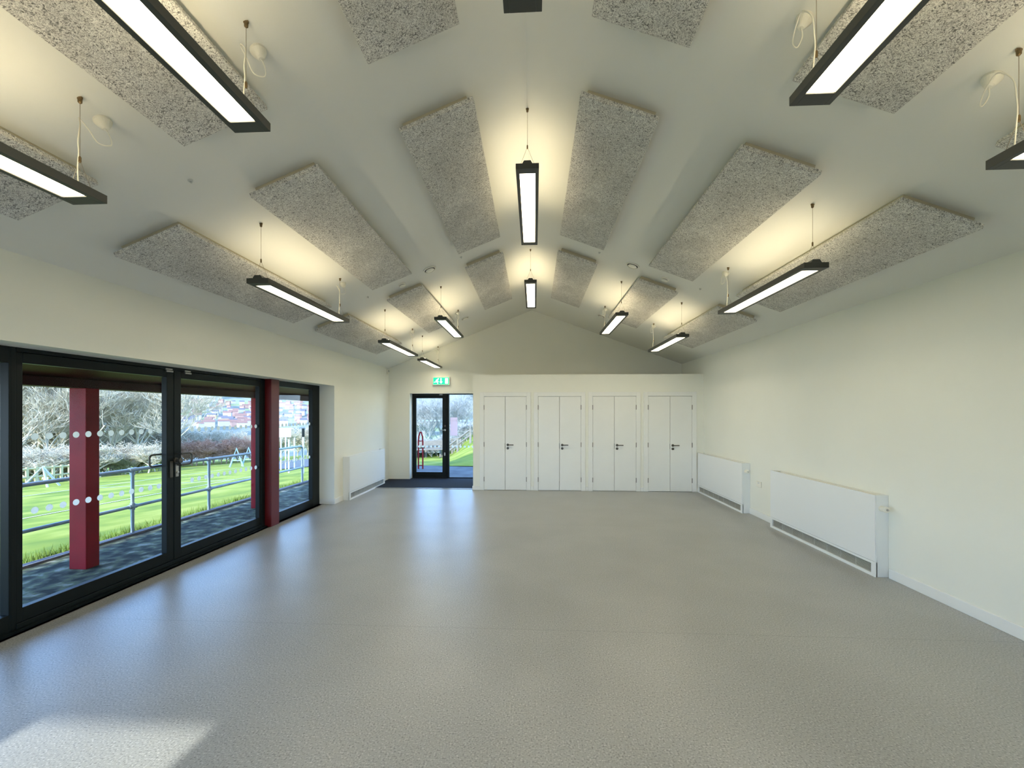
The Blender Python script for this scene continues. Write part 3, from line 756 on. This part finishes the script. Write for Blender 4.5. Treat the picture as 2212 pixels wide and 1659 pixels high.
# white pitch lines laid on the grass
def gline(p0, p1, w_, n=24):
    m = MB(); d = Vector((p1[0]-p0[0], p1[1]-p0[1])).normalized(); q = Vector((-d.y, d.x))*w_/2
    for k in range(n+1):
        t = k/n; x = p0[0]+(p1[0]-p0[0])*t; y = p0[1]+(p1[1]-p0[1])*t
        for s in (-1, 1): m.v.append((x+q.x*s, y+q.y*s, gh(x+q.x*s, y+q.y*s)+.012))
    for k in range(n): a = 2*k; m.f.append((a, a+1, a+3, a+2)); m.m.append(0)
    for f in m.f[:]: pass
    return m
pl = gline((-11.5, 8), (-11.5, 30), .10)
for a, b, w_ in (((-19, 12), (-19, 46), .14), ((-11.5, 16), (-19, 17), .12), ((-28, 18), (-27, 50), .16), ((-14, 9.5), (-28, 20), .14)):
    g = gline(a, b, w_); base_i = len(pl.v); pl.v += g.v; pl.f += [tuple(base_i+i for i in f) for f in g.f]; pl.m += g.m
tag(pl.build('pitch_markings', M['line']), 'white painted lines on the playing field', 'markings', kind='structure')
# grass tufts by the kerb: uncountable
tf = MB(); rnd = random.Random(3)
for k in range(5200):
    x = -6.18-abs(rnd.gauss(0, .22)); y = rnd.uniform(3.2, 11.5) if k % 5 else rnd.uniform(3.2, 6.6)
    cl = .5+.5*math.sin(y*5.1)+.3*math.sin(y*13.7)
    if rnd.random() > .35+.5*cl: continue
    z = gh(x, y); h = rnd.uniform(.03, .12)*(1.0+.3*cl); a = rnd.uniform(0, PI); dx, dy = math.cos(a)*.006, math.sin(a)*.006; lx, ly = rnd.gauss(0, .03), rnd.gauss(0, .03)
    tf.add([(x-dx, y-dy, z), (x+dx, y+dy, z), (x+lx, y+ly, z+h)], [(0, 1, 2)])
tag(tf.build('grass_tufts', M['tuft']), 'long grass tufts growing along the kerb', 'grass', kind='stuff')

# ground beyond the end door
struct(MB().box(-5.0, 8, 10.63, 13.4, -.25, -.04).build('forecourt', M['road']), 'grey tarmac outside the exit door', 'path')
def zb(x, y):
    b = x/y; t = max(0, min(1, (b+.215)/.085)); t = t*t*(3-2*t)
    return -.05+(y-13.1)*(-.080+.105*t)
bk = MB(); nx, ny = 40, 24
for i in range(nx+1):
    for j in range(ny+1):
        b = -.37+.75*i/nx; y = 13.25-1.6*(b+.2)+(j/ny)**1.3*32; x = b*y
        bk.v.append((x, y, zb(x, y)+(.03 if j == 0 else .05+.03*math.sin(x*3+y*2))))
for i in range(nx):
    for j in range(ny): a = i*(ny+1)+j; bk.f.append((a, a+ny+1, a+ny+2, a+1)); bk.m.append(0)
tag(bk.build('grass_bank', M['grass'], smooth=True), 'sloping grass bank beyond the exit door', 'grass', kind='structure')

# far hillside
def hz_(r, th):
    t = max(0, min(1, (r-80)/1300)); s = -.125+.175*(t**.55)
    s += .022*math.sin(th*7+.6)*t+.010*math.sin(th*19+2)*t
    return 1.6+r*s
hm = MB(); nt_, nr_ = 90, 46; th0, th1 = math.radians(88), math.radians(175)
for i in range(nt_+1):
    th = th0+(th1-th0)*i/nt_
    for j in range(nr_+1):
        r = 55+(j/nr_)**1.5*1400; hm.v.append((r*math.cos(th), r*math.sin(th), hz_(r, th)+random.uniform(-1, 1)*r*.0025))
for i in range(nt_):
    for j in range(nr_): a = i*(nr_+1)+j; hm.f.append((a, a+nr_+1, a+nr_+2, a+1)); hm.m.append(0)
tag(hm.build('far_hillside', M['hill'], smooth=True), 'hazy wooded hillside across the valley', 'hill', kind='structure')

# houses on the hillside
def house(wall, roof):
    o = thing('house', (0,0,0), 'small distant house among trees on the hillside', 'house', 'houses on the far hillside')
    MB().box(-4.5, 4.5, -3.5, 3.5, -3, 5).build('house_walls', wall, o)
    r = MB(); r.prism([(-3.9, 5), (3.9, 5), (0, 8)], 'x', -4.8, 4.8); r.build('roof', roof, o)
    return o
hs = [house(M['render'], M['rooft']), house(M['brick'], M['roofr']), house(M['render'], M['roofr']), house(M['orange'], M['rooft'])]
rn = random.Random(11); cnt = 0; placed = []
hlab = ['pale rendered house with grey roof on the far hillside', 'pink brick house with brown roof on the far hillside', 'pale rendered house with brown roof on the far hillside', 'ochre house with grey roof on the far hillside']
for k in range(900):
    if cnt >= 210: break
    px = rn.choice([rn.uniform(380, 690), rn.uniform(215, 362), rn.uniform(400, 690)]); r = rn.choice([560, 620, 690, 770, 860, 960, 1060])+rn.uniform(-22, 22)
    if px < 360 and r < 750: continue
    x, y = dirp(px, r); th = math.atan2(y, x)
    if any((x-a)**2+(y-b)**2 < 17**2 for a, b in placed): continue
    placed.append((x, y))
    i = rn.choices([0, 1, 2, 3], [4, 4, 3, .6])[0]
    o = hs[i] if not hs[i].get('u') else copy_tree(hs[i])
    hs[i]['u'] = 1
    o.location = (x, y, hz_(r, th)+1.6); o.rotation_euler = (0, 0, th+PI/2+rn.uniform(-.5, .5)); s = rn.uniform(.62, 1.0); o.scale = (s*rn.uniform(.9, 1.6), s, s)
    o['label'] = hlab[i]; o['group'] = hlab[i]+' rows'; cnt += 1
for h_ in [o for o in bpy.data.objects if 'u' in o.keys()]: del h_['u']

# bare trees
def tree_mesh(seed, height, spread, depth, r0, trunk=.28, n0=5, minr=.012):
    rd = random.Random(seed); m = MB()
    def br(p, d, L, r, lv):
        q = p.copy(); dd = d.copy(); pts = [p.copy()]; rs = [r]
        seg = 3 if lv < depth else 2
        for k in range(seg):
            dd = (dd+Vector((rd.gauss(0, .12), rd.gauss(0, .12), rd.gauss(0, .08)+.05))).normalized(); q = q+dd*L/seg; pts.append(q.copy()); rs.append(max(minr, r*(1-.45*(k+1)/seg)))
        m.tube(pts, rs, 5 if lv < 2 else 3, cap=False)
        if lv >= depth: return
        n = n0 if lv == 0 else rd.choice([3, 3, 4])
        for k in range(n):
            t = rd.uniform(.3, 1.0); i = min(seg-1, int(t*seg)); p0 = pts[i].lerp(pts[i+1], t*seg-i) if i < seg else pts[-1]
            a = rd.uniform(0, 2*PI); side = Vector((math.cos(a), math.sin(a), rd.uniform(-.15, .35)))
            nd = (dd*rd.uniform(.5, 1.0)+side*spread).normalized()
            br(p0, nd, L*rd.uniform(.58, .82), max(minr, rs[i]*.6), lv+1)
    br(Vector((0, 0, 0)), Vector((0, 0, 1)), height*trunk*1.5, r0, 0)
    return m
tm = [tree_mesh(s, 8.5, .55, 6, .12, n0=8, minr=.008) for s in (1, 2, 3)]
bm_ = [tree_mesh(s, 4.6, 1.0, 5, .05, trunk=.14, n0=14, minr=.008) for s in (5, 6)]
protos = {}
def plant(kind, i, mt, x, y, z, s, rz, label, cat, group, name):
    key = (kind, i, mt)
    if key not in protos:
        o = (tm if kind == 't' else bm_)[i].build(name, M[mt]); protos[key] = o
    else:
        o = protos[key].copy(); COL.objects.link(o); o.name = name
    o.location = (x, y, z); o.rotation_euler = (0, 0, rz); o.scale = (s, s, s*1.0)
    tag(o, label, cat, group); return o
rt = random.Random(5)
def belt(px0, px1, n, d0, d1, kind, mt, s0, s1, zf, label, cat, group, name):
    for k in range(n):
        px = px0+(px1-px0)*(k+rt.uniform(.1, .9))/n; d = rt.uniform(d0, d1); x, y = dirp(px, d)
        plant(kind, rt.randrange(3 if kind == 't' else 2), mt, x, y, zf(x, y), rt.uniform(s0, s1), rt.uniform(0, 6.28), label, cat, group, name)
gf = lambda x, y: gh(x, y)-.1
belt(-40, 352, 26, 42, 54, 't', 'bark', .82, 1.08, gf, 'pale bare winter tree in the belt beyond the playing field', 'tree', 'bare trees beyond the playing field', 'bare_tree')
belt(-40, 352, 24, 39, 44, 'b', 'bush', .5, .85, gf, 'low green and brown bush at the foot of the bare trees', 'bush', 'bushes under the bare trees', 'bush')
belt(392, 548, 12, 46, 54, 'b', 'bark_red', .95, 1.35, gf, 'russet leafless shrub at the far side of the playing field', 'bush', 'russet shrubs beyond the field', 'russet_shrub')
belt(392, 690, 16, 52, 66, 'b', 'bark', 1.3, 1.9, gf, 'pale leafless shrub behind the russet shrubs', 'bush', 'pale shrubs beyond the field', 'pale_shrub')
belt(885, 1040, 12, 28, 40, 't', 'bark_grey', .42, .58, lambda x, y: zb(x, y)-.1, 'grey bare tree beyond the exit door', 'tree', 'bare trees beyond the exit door', 'bare_tree')
belt(885, 1040, 12, 24.5, 29, 'b', 'bark_grey', .5, .75, lambda x, y: zb(x, y)-.1, 'grey tangled bush beyond the exit door', 'bush', 'bushes beyond the exit door', 'bush')

plant('t', 0, 'bark', -.75, 17.2, zb(-.75, 17.2)-.1, .62, 1.0, 'pale bare tree whose branches hang into the top of the side pane', 'tree', None, 'bare_tree')
belt(-40, 352, 20, 38, 42, 'b', 'bark', .8, 1.15, gf, 'pale leafless shrub in front of the bare tree belt', 'bush', 'pale shrubs before the tree belt', 'pale_shrub')
belt(-40, 420, 18, 50, 60, 'b', 'bark', 1.6, 2.1, gf, 'tall pale leafless thicket behind the bare trees', 'bush', 'thicket behind the bare trees', 'thicket')
# field furniture
def zed(px, d): x, y = dirp(px, d); return x, y, gh(x, y)
fx, fy, fz = zed(95, 33)
fn = thing('timber_fence', (fx, fy, fz), 'yellow post and rail timber fence beyond the pitch at far left', 'fence')
x1_, y1_ = dirp(-30, 33); x2_, y2_ = dirp(150, 36)
n = 9
for k in range(n+1):
    t = k/n; x = x1_+(x2_-x1_)*t; y = y1_+(y2_-y1_)*t; z = gh(x, y)
    MB().box(x-fx-.05, x-fx+.05, y-fy-.05, y-fy+.05, z-fz-.1, z-fz+1.0).build('fence_post', M['yellow_timber'], fn)
m = MB()
for zz in (.45, .9):
    m.tube([(x1_-fx, y1_-fy, gh(x1_, y1_)-fz+zz), (x2_-fx, y2_-fy, gh(x2_, y2_)-fz+zz)], .055, 4)
m.build('fence_rail', M['yellow_timber'], fn)
gx_, gy_, gz_ = zed(92, 31)
gp = thing('folding_goal', (gx_, gy_, gz_), 'small white A shaped frame in front of the yellow fence', 'goal')
m = MB(); m.tube([(-.5, -.5, 0), (0, 0, 1.0), (.5, -.2, 0)], .05, 6); m.tube([(.0, 0, 1.0), (.3, .5, 0)], .05, 6); m.build('goal_frame', M['white_post'], gp)
# swings
for px, lb in ((511, 'left pale blue A frame of the swings beyond the field'), (537, 'right pale blue A frame of the swings beyond the field')):
    x, y, z = zed(px, 36); s_ = thing('swing_frame', (x, y, z), lb, 'swing', 'swing frames beyond the field')
    m = MB(); m.tube([(-.42, -.1, 0), (0, 0, 1.3), (.42, .1, 0)], .06, 8); m.build('frame_legs', M['blue_metal'], s_)
    MB().tube([(-.28, -.05, .45), (.28, .05, .45)], .03, 6).build('cross_bar', M['blue_metal'], s_)
# white goal posts and gates at far right of the field
k = 0
for px, d, h, lb in ((607, 24, 1.5, 'white post nearest the red inner post'), (617, 24, 1.7, 'tall white post with a board'), (624, 20, 1.35, 'white bollard left of the rail end'), (636, 24, 1.5, 'slim white post behind the rail end'), (655, 18, 1.35, 'white bollard right of the rail end')):
    x, y, z = zed(px, d)
    o = thing('white_post', (x, y, z), lb+' beyond the field', 'post', 'white posts by the car park')
    MB().lathe([(.036, -.3), (.036, h), (.015, h+.03)], 10).build('post_shaft', M['white_post'], o)
    if px == 655: MB().lathe([(.05, h+.03), (.05, h+.35)], 10).build('dark_cap', M['dark_frame'], o)
    if px == 617: MB().box(-.32, .32, -.09, -.07, h-.1, h+.35).build('sign_board', M['paper'], o)
x, y, z = zed(600, 23)
o = thing('field_gate', (x, y, z), 'pale gate panel between the white posts beyond the field', 'gate')
m = MB(); m.tube([(-.8, 0, 1.0), (.8, 0, 1.0)], .035, 6); m.tube([(-.8, 0, 0), (-.8, 0, 1.0)], .035, 6); m.tube([(.0, 0, 0), (.0, 0, 1.0)], .035, 6); m.build('gate_frame', M['white_post'], o)
cp = MB()
for a in range(13):
    for b_ in range(9):
        x, y = dirp(590+10*a, 24.5-.12*a+b_*2.4); cp.v.append((x, y, gh(x, y)+.03))
for a in range(12):
    for b_ in range(8): q = a*9+b_; cp.f.append((q, q+9, q+10, q+1)); cp.m.append(0)
tag(cp.build('car_park', M['road']), 'grey tarmac beyond the far corner of the field', 'path', kind='structure')

# beyond the exit door: red stand, bench, fences
rs_ = thing('red_stand', (-3.335, 12.5, -.03), 'tall narrow red tubular stand with pointed loop top outside the exit door', 'stand')
m = MB(); m.tube([(-.065, 0, 0), (-.065, 0, .80), (-.055, 0, .95), (-.025, 0, 1.06), (0, 0, 1.08), (.025, 0, 1.06), (.055, 0, .95), (.065, 0, .80), (.065, 0, 0)], .022, 8)
m.build('tube_loop', M['red_paint'], rs_)
for z in (.10, .82): MB().tube([(-.065, 0, z), (.065, 0, z)], .014, 8).build('cross_bar', M['red_paint'], rs_)
pb = thing('picnic_bench', (-5.45, 21.8, zb(-5.45, 21.8)+.06), 'pale weathered timber bench outside behind the red stand', 'bench', rz=.35)
MB().box(-.9, .9, -.25, .25, .42, .47).build('seat', M['timber'], pb)
MB().box(-.9, .9, .28, .33, .62, .86).build('backrest', M['timber'], pb)
for x in (-.8, .8):
    MB().box(x-.05, x+.05, -.22, -.14, 0, .42).build('leg', M['timber'], pb); MB().box(x-.05, x+.05, .24, .28, 0, .9).build('leg', M['timber'], pb)
sfn = thing('sloping_fence', (-5.0, 23.2, zb(-5.0, 23.2)+.02), 'white weathered timber post and rail fence behind the bench', 'fence')
for x in (-.9, -.1, .55, 1.0): MB().box(x-.05, x+.05, -.05, .05, -.2, .95+x*.12).build('fence_post', M['timber'], sfn)
m = MB(); m.prism([(-.95, .84), (1.0, 1.06), (1.0, 1.13), (-.95, .91)], 'y', -.08, -.051); m.prism([(-.95, .48), (.8, .66), (.8, .73), (-.95, .55)], 'y', -.08, -.051); m.build('fence_rail', M['timber'], sfn)
st = thing('stair_rail', (-3.95, 21.5, zb(-4.2, 21.5)+.1), 'white sloping timber handrail climbing the bank beyond the side pane', 'railing')
m = MB()
for dz in (0, .28): m.tube([(-.55, 0, .05+dz), (.75, 0, 1.0+dz)], .05, 4)
m.build('rail', M['timber'], st)
for x in (-.55, .1, .75): MB().box(x-.05, x+.05, -.05, .05, -.2, .4+.73*(x+.55)).build('rail_post', M['timber'], st)
